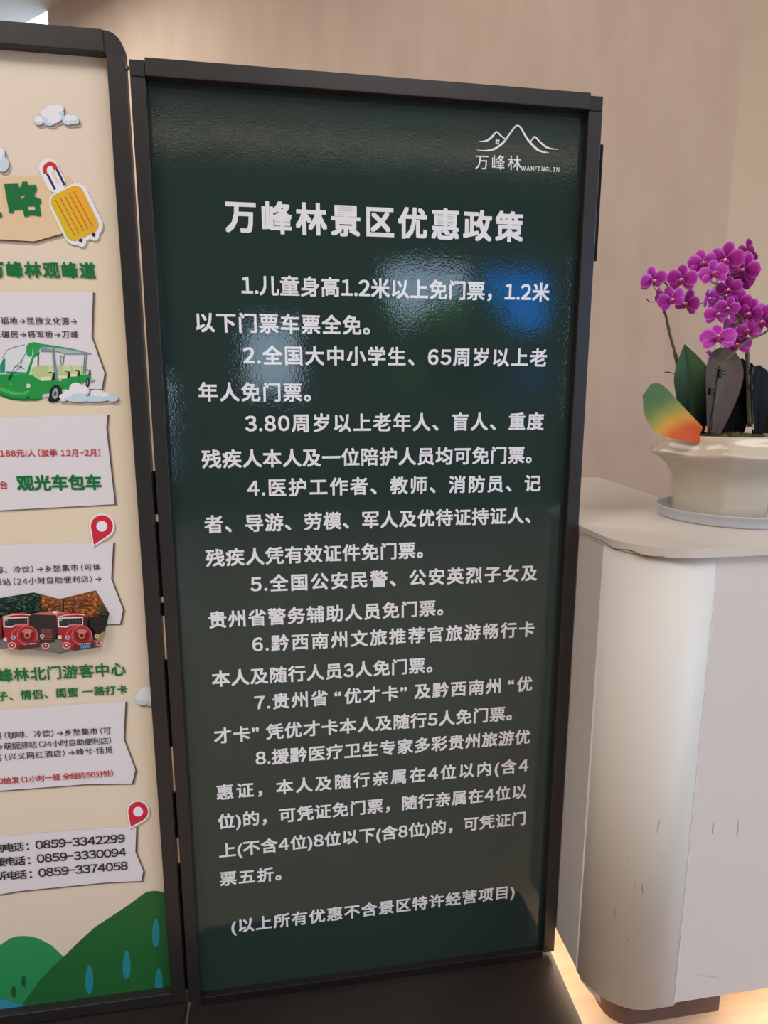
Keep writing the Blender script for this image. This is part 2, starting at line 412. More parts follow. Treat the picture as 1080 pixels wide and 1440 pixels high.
for tx, a, b, c, d in E_:
    gline(tx, a, b, c, d, name='text_line')
gline('万峰林景区优惠政策', 317.5, 305, 735, 321.3, em=0.0545, bold=0.028, name='title_lettering')
gline('万峰林', 668.5, 228.3, 732.5, 230.3, em=0.0262, bold=0.004, name='logo_lettering')
gline('WANFENGLIN', 733, 236.7, 786.3, 238.8, em=0.0098, bold=0.018, xs_=0.86, name='logo_lettering')
lg = Print(YL, 640, 150, 4.909)
WH = (236, 232, 234)
def stroke(p, pts, wds, rgb):
    q = smooth_path([(a, b, 0) for a, b in pts], 6); n = len(q); L, Rr = [], []
    for i in range(n):
        d = (q[min(i + 1, n - 1)] - q[max(i - 1, 0)]).normalized(); f = i / (n - 1) * (len(wds) - 1); j = min(int(f), len(wds) - 2)
        w_ = (wds[j] + (wds[j + 1] - wds[j]) * (f - j)) / 2; L.append((q[i].x - d.y * w_, q[i].y + d.x * w_)); Rr.append((q[i].x + d.y * w_, q[i].y - d.x * w_))
    for i in range(n - 1): p.poly([L[i], L[i + 1], Rr[i + 1], Rr[i]], rgb)
stroke(lg, [(148, 299), (210, 304), (270, 292), (330, 250), (375, 190), (415, 138), (432, 131), (455, 148), (500, 225), (560, 290), (605, 312), (648, 317)], [2, 10, 14, 14, 12, 10, 10, 12, 14, 16, 12, 3], WH)
stroke(lg, [(165, 240), (215, 236), (255, 207), (280, 178), (297, 176)], [3, 14, 15, 12, 10], WH)
stroke(lg, [(293, 174), (315, 200), (352, 228)], [10, 10, 6], WH)
stroke(lg, [(520, 243), (540, 215), (555, 211), (590, 248), (640, 285), (708, 296)], [6, 10, 11, 13, 14, 3], WH)
for a, b in ((280, 226), (294, 227), (279, 246), (293, 247)):
    lg.poly([(a, b), (a + 11, b + 1), (a + 11, b + 15), (a, b + 14)], WH)
lg.build('mountain_logo', sheet, m_white_ink)
# the low base plate it stands on
bm = bmesh.new(); extrude_poly(bm, [(-0.2285, -0.172), (0.5665, -0.165), (0.5735, 0.03), (-0.2285, 0.03)], 0.0, 0.018)
put('base_plate', bm, m_base, gb)
for a in (-0.16, 0.48): B('frame_foot', a, a + .06, 0.004, 0.022, 0.0175, 0.03, m_darkb, gb)

# ------------------------------------------------------------------ left board
lb = thing('guide_board', 'cream illustrated tour guide board in black frame left of the green board', 'notice board', (-0.65, 0.01, 0.0))
LX0, LX1, LZ0, LZ1 = -1.06, -0.2356, 0.036, 1.837
B('frame_stile', LX1 - .0272, LX1, 0.0, 0.022, LZ0, LZ1 - .033, m_dark, lb, 0.0016)
B('frame_stile', LX0, LX0 + .0272, 0.0, 0.022, LZ0, LZ1 - .033, m_dark, lb, 0.0016)
bm = bmesh.new(); box(bm, LX0 + .033, LX1 - .030, -0.001, 0.022, LZ1 - .032, LZ1 + .0005, 0.0014); put('frame_rail', bm, m_dark, lb)
B('frame_rail', LX0 + .027, LX1 - .027, 0.0, 0.022, LZ0, LZ0 + .025, m_dark, lb, 0.0014)
for sgn, xc in ((1, LX1), (-1, LX0)):
    pts = [(xc - sgn * .030, LZ1 - .033), (xc - sgn * .0, LZ1 - .033)] + [(xc - sgn * .028 + sgn * .028 * math.cos(a), LZ1 - .029 + .029 * math.sin(a)) for a in [math.radians(x) for x in range(5, 91, 8)]] + [(xc - sgn * .030, LZ1)]
    bm = bmesh.new(); extrude_poly(bm, pts, 0.0015, 0.022, 'y'); put('corner_piece', bm, m_darkb, lb)
bm = bmesh.new(); bmesh.ops.create_uvsphere(bm, u_segments=12, v_segments=8, radius=0.0045, matrix=Matrix.Translation((LX1 + .0005, 0.008, W(179, 92, y=0.0).z))); put('corner_screw', bm, m_edge, lb, True)
B('backing_panel', LX0 + .006, LX1 - .004, 0.0195, 0.0218, 0.04, LZ1 - .03, m_black, lb)
m_cream = mat('cream_print', (226, 208, 188), 0.4, 0.3)
vary(m_cream, (228, 210, 192), (230, 213, 184), (1, 1, 1), 1.6, 1)
ls = B('poster_sheet', LX0 + .012, LX1 - .012, YS, YS + .0012, LZ0 + .01, LZ1 - .012, m_cream, lb)
BG = (228, 211, 189)
bm = bmesh.new(); extrude_poly(bm, [(LX0, -0.175), (-0.2355, -0.175), (-0.2355, 0.16), (LX0, 0.16)], 0.0, 0.034); put('base_plate', bm, m_base, lb)
for z0, z1 in ((1.141, 1.062), (1.048, 0.905), (0.893, 0.868), (0.78, 0.60), (0.50, 0.40), (0.34, 0.04)):
    B('joint_strip', LX1 - .004, LX1 + .0062, 0.0245, 0.03, z1, z0, m_black, lb)

Y1 = YS - 0.0002; Y2 = YS - 0.0008; Y3 = YS - 0.0014; Y4 = YS - 0.0020
def lerp(a, b, t): return tuple(a[i] + (b[i] - a[i]) * t for i in range(3))
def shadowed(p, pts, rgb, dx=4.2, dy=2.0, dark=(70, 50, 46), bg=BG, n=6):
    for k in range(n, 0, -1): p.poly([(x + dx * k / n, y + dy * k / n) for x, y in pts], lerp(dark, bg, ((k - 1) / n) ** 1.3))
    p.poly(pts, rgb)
# painted hills along the bottom
p = Print(Y1)
p.poly([(-180, 1400), (-120, 1372), (-60, 1350), (0, 1329), (14, 1319.5), (24, 1316.5), (33, 1316), (45, 1317), (55, 1320), (72, 1329), (90, 1346), (95, 1420), (0, 1440), (-180, 1470)], (44, 142, 84))
p.poly([(32, 1412), (55.5, 1379), (72, 1361), (90, 1345), (111, 1324), (133, 1304), (150, 1293), (167, 1281.7), (187, 1268), (200, 1258), (207, 1254), (217, 1252.6), (225, 1253.5), (236, 1257), (244, 1260), (246, 1410), (50, 1436), (30, 1420)], (34, 100, 48))
p.poly([(-180, 1392), (-60, 1394), (0, 1404), (33, 1413.6), (62, 1425), (40, 1440), (0, 1445), (-180, 1465)], (56, 140, 165))
for cx, cy, rx, ry, c in ((452, 1215, 24, 75, (40, 134, 148)), (641, 1140, 23, 74, (40, 134, 148)), (789, 980, 22, 73, (40, 134, 148)), (804, 1228, 23, 71, (40, 134, 148)), (120, 1222, 14, 29, (28, 90, 52)), (69, 1275, 14, 29, (28, 90, 52))):
    p.at(0, 1040, 3.6); tw = rx * .35; p.poly([(cx + 2, cy + ry * .8), (cx + 2 + tw, cy + ry * .8), (cx + 6 + tw, cy + ry * 1.25), (cx + 6, cy + ry * 1.25)], (70, 62, 50))
    p.poly([(cx + rx * math.sin(a) * (0.72 + 0.28 * (1 - math.cos(a)) / 2 if True else 1), cy - ry * math.cos(a)) for a in [2 * math.pi * i / 22 for i in range(22)]], c)
tag(p.build('printed_hills', ls), 'printed green hills with teal trees')
# cards
cards = [
 [(-150, 412), (130.8, 410.5), (128.6, 473.5), (147, 525), (143, 547), (90, 547), (-150, 549)],
 [(-150, 592), (151.3, 582.5), (149.3, 601), (161.5, 709), (-150, 726)],
 [(-150, 772), (0, 765.8), (159.2, 762.4), (156.3, 813.8), (173, 857.5), (168.8, 877.5), (100, 880), (-150, 890)],
 [(-150, 1012), (0, 998), (176.4, 986), (173.8, 1038.8), (190.3, 1083), (185.6, 1102), (120, 1103), (0, 1112), (-150, 1128)],
 [(-150, 1194), (0, 1176), (191.7, 1161), (190.3, 1198), (201.4, 1224.7), (198.6, 1239), (150, 1241), (27.8, 1253), (-150, 1284)]]
for c in cards:
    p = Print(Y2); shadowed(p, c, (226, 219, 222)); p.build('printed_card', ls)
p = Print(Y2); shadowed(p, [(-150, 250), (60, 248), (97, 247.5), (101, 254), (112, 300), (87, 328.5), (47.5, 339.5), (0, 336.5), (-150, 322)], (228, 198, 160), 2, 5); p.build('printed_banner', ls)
# clouds
def cloud(blobs, blue, ox, oy, s, sh=None):
    p = Print(Y3, ox, oy, s)
    for k in range(5, 0, -1):
        for cx, cy, rx, ry in blobs: p.ell(cx + k * 4 * s / 6, cy + k * 4.5 * s / 6, rx, ry, lerp((100, 82, 80), BG, (k - 1) / 5), n=14)
    for cx, cy, rx, ry in blobs: p.ell(cx, cy, rx, ry, (196, 216, 228), n=16)
    for cx, cy, rx, ry in blue: p.ell(cx, cy, rx, ry, (234, 230, 236), n=16)
    p.build('printed_cloud', ls)
cloud([(330, 300, 42, 36), (420, 290, 58, 52), (470, 240, 70, 75), (410, 235, 55, 50), (500, 200, 40, 38), (575, 290, 52, 45), (610, 290, 45, 40), (640, 300, 28, 30)],
      [(325, 285, 36, 26), (385, 235, 42, 40), (440, 215, 55, 50), (495, 195, 36, 34), (455, 270, 60, 52), (575, 275, 30, 28), (620, 275, 28, 24)], 0, 120, 6)
cloud([(0, 600, 42, 75), (15, 570, 26, 38), (20, 665, 55, 65)], [(0, 580, 20, 55), (20, 560, 16, 24)], 0, 120, 6)
cloud([(800, 1170, 42, 38), (830, 1150, 45, 50), (850, 1165, 40, 48), (790, 1160, 34, 30)], [(820, 1140, 40, 38), (795, 1160, 28, 20), (850, 1150, 30, 40)], 0, 690, 4)
# tour bus picture
p = Print(Y3, 0, 470, 6)
G, GD, GL = (38, 150, 72), (24, 110, 52), (90, 190, 110)
p.poly([(-190, 330), (0, 335), (350, 350), (350, 470), (358, 548), (300, 562), (200, 560), (90, 548), (0, 515), (-190, 470)], G)
p.poly([(-190, 430), (0, 440), (90, 480), (190, 490), (235, 470), (250, 480), (215, 515), (110, 512), (0, 475), (-190, 450)], (80, 178, 96))
p.poly([(0, 500), (100, 535), (200, 545), (340, 545), (340, 552), (200, 562), (90, 550), (0, 518)], GD)
p.poly([(-190, 330), (0, 330), (20, 200), (60, 135), (200, 92), (330, 130), (260, 345)], (216, 222, 226))
p.poly([(0, 330), (0, 260), (28, 205), (45, 208), (42, 325)], (40, 140, 120))
p.poly([(50, 312), (230, 322), (225, 345), (45, 335)], (50, 160, 110))
p.line([(20, 200), (60, 135), (120, 108), (210, 88)], 5, (90, 120, 115))
p.line([(225, 345), (260, 240), (300, 150)], 14, (70, 90, 90))
p.poly([(215, 345), (245, 345), (285, 200), (335, 165), (330, 140), (275, 180)], G)
p.poly([(262, 345), (320, 345), (318, 180), (290, 205)], (222, 226, 224))
p.line([(322, 165), (320, 345)], 12, (50, 60, 58))
p.poly([(222, 100), (245, 75), (290, 66), (345, 80), (390, 88), (345, 112), (320, 145), (285, 170), (275, 110), (272, 175), (255, 192), (230, 185), (222, 150)], (44, 158, 80))
p.poly([(345, 108), (390, 88), (560, 115), (770, 160), (772, 170), (560, 172), (480, 150), (345, 148)], (120, 150, 152))
p.poly([(360, 115), (440, 108), (740, 162), (560, 165), (470, 138)], (170, 185, 182))
p.poly([(345, 92), (390, 86), (560, 112), (700, 142), (560, 120), (380, 104)], G)
p.poly([(330, 262), (600, 262), (705, 266), (720, 350), (500, 370), (340, 392), (262, 340), (275, 280)], (186, 200, 140))
for a in (400, 520, 610): p.poly([(a, 262), (a + 70, 264), (a + 80, 320), (a + 10, 330)], (206, 212, 160))
p.poly([(340, 362), (420, 355), (450, 392), (345, 396)], (226, 224, 178))
p.poly([(480, 350), (545, 345), (590, 372), (500, 378)], (226, 224, 178))
p.poly([(590, 335), (640, 332), (665, 355), (600, 360)], (226, 224, 178))
p.line([(452, 108), (455, 200), (480, 392)], 26, (122, 142, 152)); p.line([(505, 175), (518, 262)], 7, (90, 110, 112)); p.line([(543, 175), (530, 262)], 7, (90, 110, 112))
p.line([(512, 190), (535, 190)], 5, (90, 110, 112)); p.line([(715, 172), (705, 335)], 10, (110, 130, 135)); p.line([(730, 172), (722, 335)], 8, (110, 130, 135))
for x, y, s_ in ((410, 322, 1.0), (545, 315, .85), (630, 308, .8), (728, 300, .7)):
    p.line([(x, y), (x + 30 * s_, y + 2), (x + 50 * s_, y + 20 * s_)], 8 * s_, (30, 34, 32)); p.poly([(x + 38 * s_, y), (x + 52 * s_, y), (x + 56 * s_, y + 60 * s_), (x + 20 * s_, y + 75 * s_), (x + 30 * s_, y + 40 * s_)], (36, 42, 38))
p.poly([(345, 395), (480, 388), (520, 400), (520, 378), (600, 372), (600, 358), (670, 355), (670, 345), (765, 340), (772, 375), (600, 460), (500, 520), (360, 510)], G)
p.line([(600, 365), (602, 440)], 4, GD); p.line([(668, 350), (672, 420)], 4, GD); p.line([(520, 385), (525, 470)], 4, GD)
p.poly([(358, 508), (440, 495), (560, 460), (560, 478), (440, 520), (358, 535)], (196, 200, 200))
p.poly([(760, 392), (800, 378), (806, 392), (762, 412)], (150, 160, 162))
p.ell(470, 500, 54, 74, (30, 50, 36), 8); p.ell(462, 512, 46, 64, (28, 28, 30), 12); p.ell(466, 502, 26, 46, (165, 168, 172), 8); p.ell(466, 502, 12, 22, (80, 82, 86), 8); p.ell(435, 555, 30, 20, (30, 28, 30), 10)
p.ell(740, 408, 16, 42, (36, 38, 40), 5); p.ell(738, 408, 7, 26, (140, 144, 148), 5)
p.ell(238, 435, 18, 20, (206, 214, 200), 30); p.ell(212, 452, 12, 7, (200, 90, 60), -30); p.ell(8, 428, 12, 7, (200, 90, 60), 30); p.ell(235, 533, 14, 9, (18, 70, 36)); p.ell(92, 422, 10, 6, (150, 170, 90))
p.line([(80, 385), (115, 290), (180, 225), (222, 148)], 4, (60, 80, 74)); p.line([(80, 385), (140, 300), (190, 270)], 4, (60, 80, 74)); p.line([(70, 385), (100, 330)], 12, (40, 50, 46)); p.line([(110, 268), (165, 272), (205, 295)], 4, (90, 110, 104)); p.line([(185, 215), (170, 285)], 4, (60, 80, 74))
tag(p.build('printed_bus', ls), 'printed picture of a green open-sided tour bus')
cloud([(530, 540, 38, 30), (580, 510, 55, 40), (640, 470, 60, 62), (700, 480, 55, 48), (660, 545, 110, 28), (820, 510, 62, 45), (880, 520, 50, 35), (950, 540, 48, 32), (800, 545, 130, 26)],
      [(530, 525, 32, 22), (575, 500, 42, 28), (640, 455, 55, 48), (700, 470, 48, 36), (815, 495, 52, 30), (880, 508, 42, 20)], 0, 470, 6)
# train photo
p = Print(Y3)
ph = [(-60, 838), (0, 841), (47.5, 833), (83.8, 842.5), (135, 830), (153.8, 862.5), (142, 909.5), (82.5, 918.8), (23.8, 908), (-60, 916)]
p.poly(ph, (44, 52, 50))
def inph(x, y):
    c = False
    for i in range(len(ph)):
        a, b = ph[i], ph[i - 1]
        if (a[1] > y) != (b[1] > y) and x < (b[0] - a[0]) * (y - a[1]) / (b[1] - a[1]) + a[0]: c = not c
    return c
rnd = random.Random(3)
p.poly([(-60, 838), (0, 841), (47.5, 833), (58, 836), (66, 875), (-60, 875)], (32, 54, 46)); p.poly([(56, 835.5), (83.8, 842.5), (135, 830), (151, 858), (140, 872), (64, 866)], (140, 84, 46))
for i in range(1200):
    x = rnd.uniform(-55, 152); y = rnd.uniform(832, 872); r = rnd.uniform(.8, 2.6)
    if not all(inph(x + r * a, y + r * b) for a, b in ((1, 0), (-1, 0), (0, 1), (0, -1))): continue
    warm = x > 58 + rnd.uniform(-6, 6) and not (x > 128 and y > 868 + rnd.uniform(-4, 4))
    if x > 138 and y > 852: warm = rnd.random() < .25
    c = rnd.choice([(196, 108, 44), (172, 88, 40), (150, 92, 52), (214, 134, 70), (120, 76, 50), (168, 118, 96)]) if warm else rnd.choice([(34, 66, 52), (26, 48, 42), (60, 88, 74), (40, 74, 54), (84, 108, 98)])
    p.ell(x, y, r, r * rnd.uniform(.5, 1), c, n=6)
p.poly([(128, 868), (150, 866), (148, 885), (140, 896), (126, 880)], (38, 32, 32)); p.poly([(136, 893), (147, 888), (143, 905), (136, 905)], (170, 140, 80)); p.line([(89.5, 843), (89.5, 862)], 1.4, (40, 28, 24))
p.at(0, 820, 6)
p.poly([(0, 560), (140, 535), (260, 560), (480, 590), (570, 575), (850, 530), (850, 480), (0, 470)], (120, 110, 104))
p.poly([(255, 260), (480, 250), (560, 240), (560, 300), (480, 430), (460, 500), (350, 510), (255, 440)], (52, 42, 42))
for k in range(5): p.line([(345, 395 + 20 * k), (440, 395 + 20 * k)], 9, (150, 70, 62))
p.poly([(250, 262), (400, 238), (470, 232), (560, 246), (700, 262), (480, 285), (470, 270)], (196, 110, 108)); p.poly([(445, 236), (480, 236), (482, 256), (447, 256)], (222, 216, 206))
def loco(cx):
    R1, R2, R3 = (168, 40, 48), (120, 26, 34), (206, 110, 104)
    x = cx - 690
    p.poly([(x + 475, 300), (x + 490, 272), (x + 560, 252), (x + 650, 250), (x + 705, 262), (x + 712, 300), (x + 712, 380), (x + 770, 400), (x + 800, 520), (x + 590, 560), (x + 500, 470), (x + 485, 380)], R1)
    p.line([(x + 480, 288), (x + 560, 268), (x + 650, 262), (x + 720, 268)], 9, (226, 190, 188))
    p.poly([(x + 488, 292), (x + 700, 285), (x + 700, 360), (x + 590, 362), (x + 560, 375), (x + 490, 372)], (230, 224, 220))
    p.poly([(x + 498, 300), (x + 692, 294), (x + 692, 350), (x + 590, 352), (x + 555, 364), (x + 500, 364)], (44, 46, 48)); p.poly([(x + 500, 304), (x + 525, 302), (x + 525, 318), (x + 500, 320)], (150, 180, 190))
    for k in range(6): p.line([(x + 520 + k * 30, 302), (x + 522 + k * 30, 352)], 4, (74, 84, 82))
    p.poly([(x + 705, 290), (x + 735, 290), (x + 740, 370), (x + 708, 372)], (58, 40, 40))
    p.ell(x + 650, 435, 95, 60, R1, -12); p.ell(x + 618, 430, 70, 55, (196, 84, 84), -30); p.ell(x + 640, 432, 80, 58, R1, -25)
    p.ell(cx, 440, 88, 80, (214, 120, 108)); p.ell(cx, 440, 82, 75, R1); p.ell(cx, 440, 62, 56, R2)
    p.poly([(cx, 440)] + [(cx + 60 * math.cos(a), 440 - 54 * math.sin(a)) for a in [math.radians(q) for q in range(35, 150, 10)]], (206, 118, 112))
    p.ell(cx, 442, 27, 25, (222, 150, 140)); p.ell(cx, 442, 21, 19, R2)
    p.ell(x + 640, 355, 60, 12, (210, 110, 110))
    p.poly([(x + 630, 520), (x + 690, 500), (x + 760, 492), (x + 800, 500), (x + 800, 540), (x + 640, 565), (x + 600, 560)], (96, 40, 44))
    for k in range(7): p.poly([(x + 660 + k * 16, 510 - k), (x + 669 + k * 16, 509 - k), (x + 669 + k * 16, 520 - k), (x + 660 + k * 16, 521 - k)], (222, 210, 200))
    p.ell(x + 572, 460, 20, 18, (190, 195, 200)); p.ell(x + 572, 460, 12, 10, (110, 118, 126)); p.ell(x + 815, 448, 18, 18, (190, 195, 200)); p.ell(x + 815, 448, 10, 10, (110, 118, 126))
    p.ell(x + 560, 525, 36, 27, (228, 190, 186)); p.ell(x + 560, 525, 28, 21, (176, 40, 50)); p.ell(x + 560, 525, 8, 7, (240, 225, 220))
loco(230); p.ell(385, 528, 33, 25, (228, 190, 186)); p.ell(385, 528, 26, 19, (176, 40, 50)); p.ell(385, 528, 8, 7, (240, 225, 220))
p.poly([(-60, 300), (14, 300), (14, 480), (-60, 490)], (130, 30, 40)); p.poly([(28, 462), (55, 460), (58, 488), (30, 490)], (230, 215, 200))
loco(690); p.ell(835, 508, 22, 22, (228, 190, 186)); p.ell(835, 508, 15, 16, (176, 40, 50)); p.poly([(680, 525), (760, 520), (760, 545), (682, 550)], (60, 150, 190)); p.poly([(485, 442), (518, 440), (520, 468), (488, 470)], (226, 210, 196))
tag(p.build('printed_train_photo', ls), 'printed photograph of two red sightseeing trains')
# suitcase sticker
p = Print(Y3, 0, 120, 6)
def rrect(cx, cy, w_, h_, r, rot, n=6):
    out = []
    for qx, qy, a0 in ((w_ / 2 - r, h_ / 2 - r, 0), (-w_ / 2 + r, h_ / 2 - r, 90), (-w_ / 2 + r, -h_ / 2 + r, 180), (w_ / 2 - r, -h_ / 2 + r, 270)):
        for i in range(n + 1):
            a = math.radians(a0 + 90 * i / n); out.append((qx + r * math.cos(a), qy + r * math.sin(a)))
    c, s_ = math.cos(math.radians(rot)), math.sin(math.radians(rot)); return [(cx + x * c - y * s_, cy + x * s_ + y * c) for x, y in out]
WT = (236, 232, 238); rot = -26
for dx, dy, c in ((10, 12, (176, 160, 150)), (0, 0, WT)):
    p.poly(rrect(640 + dx, 1085 + dy, 345, 480, 95, rot), c); p.poly(rrect(440 + dx, 760 + dy, 160, 300, 75, rot), c)
    p.ell(688 + dx, 1315 + dy, 40, 48, c); p.ell(795 + dx, 1262 + dy, 42, 48, c)
c_, s_ = math.cos(math.radians(rot)), math.sin(math.radians(rot))
p.poly(rrect(468, 780, 26, 120, 12, rot), BG)
p.line([(397, 745), (465, 880)], 20, (40, 42, 96)); p.line([(478, 705), (545, 842)], 20, (40, 42, 96))
stroke(p, [(382, 745), (378, 700), (400, 668), (430, 662), (458, 678), (470, 710)], [34, 34, 34, 34], (206, 52, 44))
p.ell(680, 1308, 16, 20, (40, 40, 70), rot); p.ell(790, 1258, 16, 20, (40, 40, 70), rot)
body = rrect(630, 1080, 292, 430, 70, rot)
p.poly(body, None, [lerp((206, 190, 40), (240, 164, 52), min(1, max(0, ((x - 480) * .55 + (1320 - y) * .35) / 330))) for x, y in body])
for k in range(5):
    x0 = 468 + k * 38.5; y0 = 965 - k * 17.5; p.line([(x0, y0), (x0 + 160, y0 + 300)], 8, (206, 84, 34))
tag(p.build('printed_suitcase', ls), 'printed yellow suitcase sticker with red handle')
def pin(ox, oy, s_, cx, cy, r, tx, ty):
    p = Print(Y3, ox, oy, s_)
    def drop(rr, tx_, ty_):
        q = []; a0 = math.atan2(ty_ - cy, tx_ - cx); d = math.hypot(tx_ - cx, ty_ - cy); b = math.acos(rr / d)
        for i in range(25):
            a = a0 + b + (2 * math.pi - 2 * b) * i / 24; q.append((cx + rr * math.cos(a), cy + rr * math.sin(a)))
        q.append((tx_, ty_)); return q
    L = math.hypot(tx - cx, ty - cy); ex, ey = (tx - cx) / L, (ty - cy) / L
    p.poly([(x + r * .1, y + r * .12) for x, y in drop(r * 1.16, tx + ex * 12, ty + ey * 12)], (176, 160, 150))
    p.poly(drop(r * 1.16, tx + ex * 12, ty + ey * 12), WT); p.poly(drop(r, tx, ty), (208, 40, 62)); p.ell(cx, cy, r * .5, r * .5, WT)
    p.build('printed_map_pin', ls)
pin(0, 690, 4, 573, 200, 62, 528, 305); pin(0, 1040, 3.6, 699, 365, 50, 662, 442)
# lettering
GR, BK, RD = (22, 112, 58), (48, 44, 50), (192, 44, 50)
def ll(text, xl, yl, xr, yr, px, rgb, bold, **k):
    a, b = W(xl, yl, y=Y4), W(xr, yr, y=Y4); e = (W(xl, yl - px / 2, y=Y4) - W(xl, yl + px / 2, y=Y4)).length
    lettering(ls, text, a, b, e, 0.0, rgb, bold, name='text_line', **k)
ll('攻略', -49, 285, 56.7, 281, 50, GR, 0.036)
ll('万峰林观峰道', -17.5, 379.5, 134.2, 381.3, 24, GR, 0.03)
ll('福地→民族文化源→', 0.9, 451.3, 108, 452, 11.3, BK, 0.007)
ll('水碾房→将军桥→万峰', -10, 470.2, 110, 470.9, 11.3, BK, 0.007)
ll('188元/人（淡季 12月-2月）', 0, 637.8, 141, 637, 11, RD, 0.016)
ll('台', 0, 682.5, 9.5, 682.4, 11.5, RD, 0.02)
ll('观光车包车', 24.3, 680, 141.8, 679, 22.5, GR, 0.035)
ll('啡、冷饮）→乡愁集市（可体', -6, 802.2, 141.3, 797.6, 10.6, BK, 0.007)
ll('驿站（24小时自助便利店）→', -9, 819.3, 142.5, 813.8, 10.6, BK, 0.007)
ll('峰林北门游客中心', -3, 951, 176.3, 941.3, 20, GR, 0.022)
ll('子、情侣、闺蜜 一路打卡', -4, 980, 178.3, 970, 14, GR, 0.025)
ll('湾（咖啡、冷饮）→乡愁集市（可', -9, 1035.3, 155.8, 1027.7, 10.6, BK, 0.007)
ll('→萌妮驿站（24小时自助便利店）', -5, 1050.5, 156, 1041.7, 10.6, BK, 0.007)
ll('店（兴义网红酒店）→峰兮·恬觅', -9, 1066.4, 158.3, 1054.4, 10.6, BK, 0.007)
ll('0始发（1小时一班 全线约50分钟）', -2, 1099, 159, 1087.6, 10, RD, 0.018)
for c, n_, dx, y0, y1, yc in (('询', '0859-3342299', 50, 1188.7, 1179, 1192), ('援', '0859-3330094', 52, 1208, 1198.4, 1211.5), ('诉', '0859-3374058', 54.2, 1228, 1217.4, 1231)):
    ll(c + '电话', dx - 59, yc + 1.6, dx - 16.5, yc - 1, 13.2, BK, 0.018)
    ll('：', dx - 12.3, yc - 1.5, dx - 10.0, yc - 1.7, 14.5, BK, 0.022); ll(n_, dx, y0, dx + 125.4, y1, 15, BK, 0.018, xs_=1.05)
bpy.data.objects.remove(_ob)

# ------------------------------------------------------------------ reception counter
rc = thing('reception_counter', 'white reception counter with a rounded corner and overhanging top', 'counter', (0.8, 0.1, 0))
ZT = 1.022
def arc(cx, cy, r, a0, a1, n): return [(cx + r * math.cos(math.radians(a0 + (a1 - a0) * i / n)), cy + r * math.sin(math.radians(a0 + (a1 - a0) * i / n))) for i in range(n + 1)]
XS, YF, RC = 0.5765, -0.203, 0.105
def outline(o, y_far=0.73, x_right=1.9):
    oL = o * 0.15
    return [(XS - oL, y_far)] + [(XS + RC + (RC + oL) * math.cos(math.radians(a)), YF + RC + (RC + o) * math.sin(math.radians(a))) for a in [180 + 90 * i / 14 for i in range(15)]] + [(x_right, YF - o)]
def wallstrip(bm, pts, z0, z1, th):
    """panel following plan points (room side) with thickness inward"""
    n = len(pts); inn = []
    for i in range(n):
        a = Vector(pts[max(i - 1, 0)]); b = Vector(pts[min(i + 1, n - 1)]); d = (b - a).normalized(); inn.append(Vector(pts[i]) + Vector((-d.y, d.x)) * th)
    ring = [[bm.verts.new((p[0], p[1], z)) for p in pts] for z in (z0, z1)]; rin = [[bm.verts.new((p.x, p.y, z)) for p in inn] for z in (z0, z1)]
    for i in range(n - 1):
        bm.faces.new((ring[0][i], ring[0][i + 1], ring[1][i + 1], ring[1][i])); bm.faces.new((rin[0][i + 1], rin[0][i], rin[1][i], rin[1][i + 1]))
        bm.faces.new((ring[1][i], ring[1][i + 1], rin[1][i + 1], rin[1][i])); bm.faces.new((ring[0][i + 1], ring[0][i], rin[0][i], rin[0][i + 1]))
    bm.faces.new((ring[0][0], ring[1][0], rin[1][0], rin[0][0])); bm.faces.new((ring[0][-1], rin[0][-1], rin[1][-1], ring[1][-1]))
ZP0, ZP1 = 0.088, 1.006
bm = bmesh.new(); wallstrip(bm, [(XS, 0.72), (XS, YF + RC + .002)], ZP0 + .002, ZP1, 0.018); put('side_panel', bm, m_white, rc)
bm = bmesh.new(); wallstrip(bm, [(XS - .0012, YF + RC)] + arc(XS + RC, YF + RC, RC + .0012, 180, 270, 20) + [(0.7305, YF - .0012)], ZP0, ZP1, 0.018); o = put('corner_panel', bm, m_corner, rc, False)
for pl in o.data.polygons: pl.use_smooth = abs(pl.normal.z) < .5 and pl.area > 0.002
bm = bmesh.new(); wallstrip(bm, [(0.7322, YF), (1.9, YF)], ZP0 + .006, ZP1, 0.018); put('front_panel', bm, m_white, rc)
tp = outline(0.012); tp[-1] = (1.9, YF - .012)
top = tp + [(1.9, 0.20), (0.935, 0.25), (0.995, 0.73)]
bm = bmesh.new(); extrude_poly(bm, [(a, b) for a, b in top], ZP1, ZT)
bmesh.ops.bevel(bm, geom=[e for e in bm.edges if abs(e.verts[0].co.z - ZT) < 1e-5 and abs(e.verts[1].co.z - ZT) < 1e-5], offset=0.004, segments=3, affect='EDGES')
m_top = mat('counter_top', (208, 196, 186), 0.3, 0.45); put('worktop', bm, m_top, rc)
# inner carcass, deeper than the visible skin
bm = bmesh.new(); extrude_poly(bm, [(XS + .02, 0.7), (XS + .02, -.08), (.67, YF + .02), (1.88, YF + .02), (1.88, .19), (.93, .24), (.98, .7)], ZP0 + .01, ZP1); put('carcass', bm, m_kick, rc)
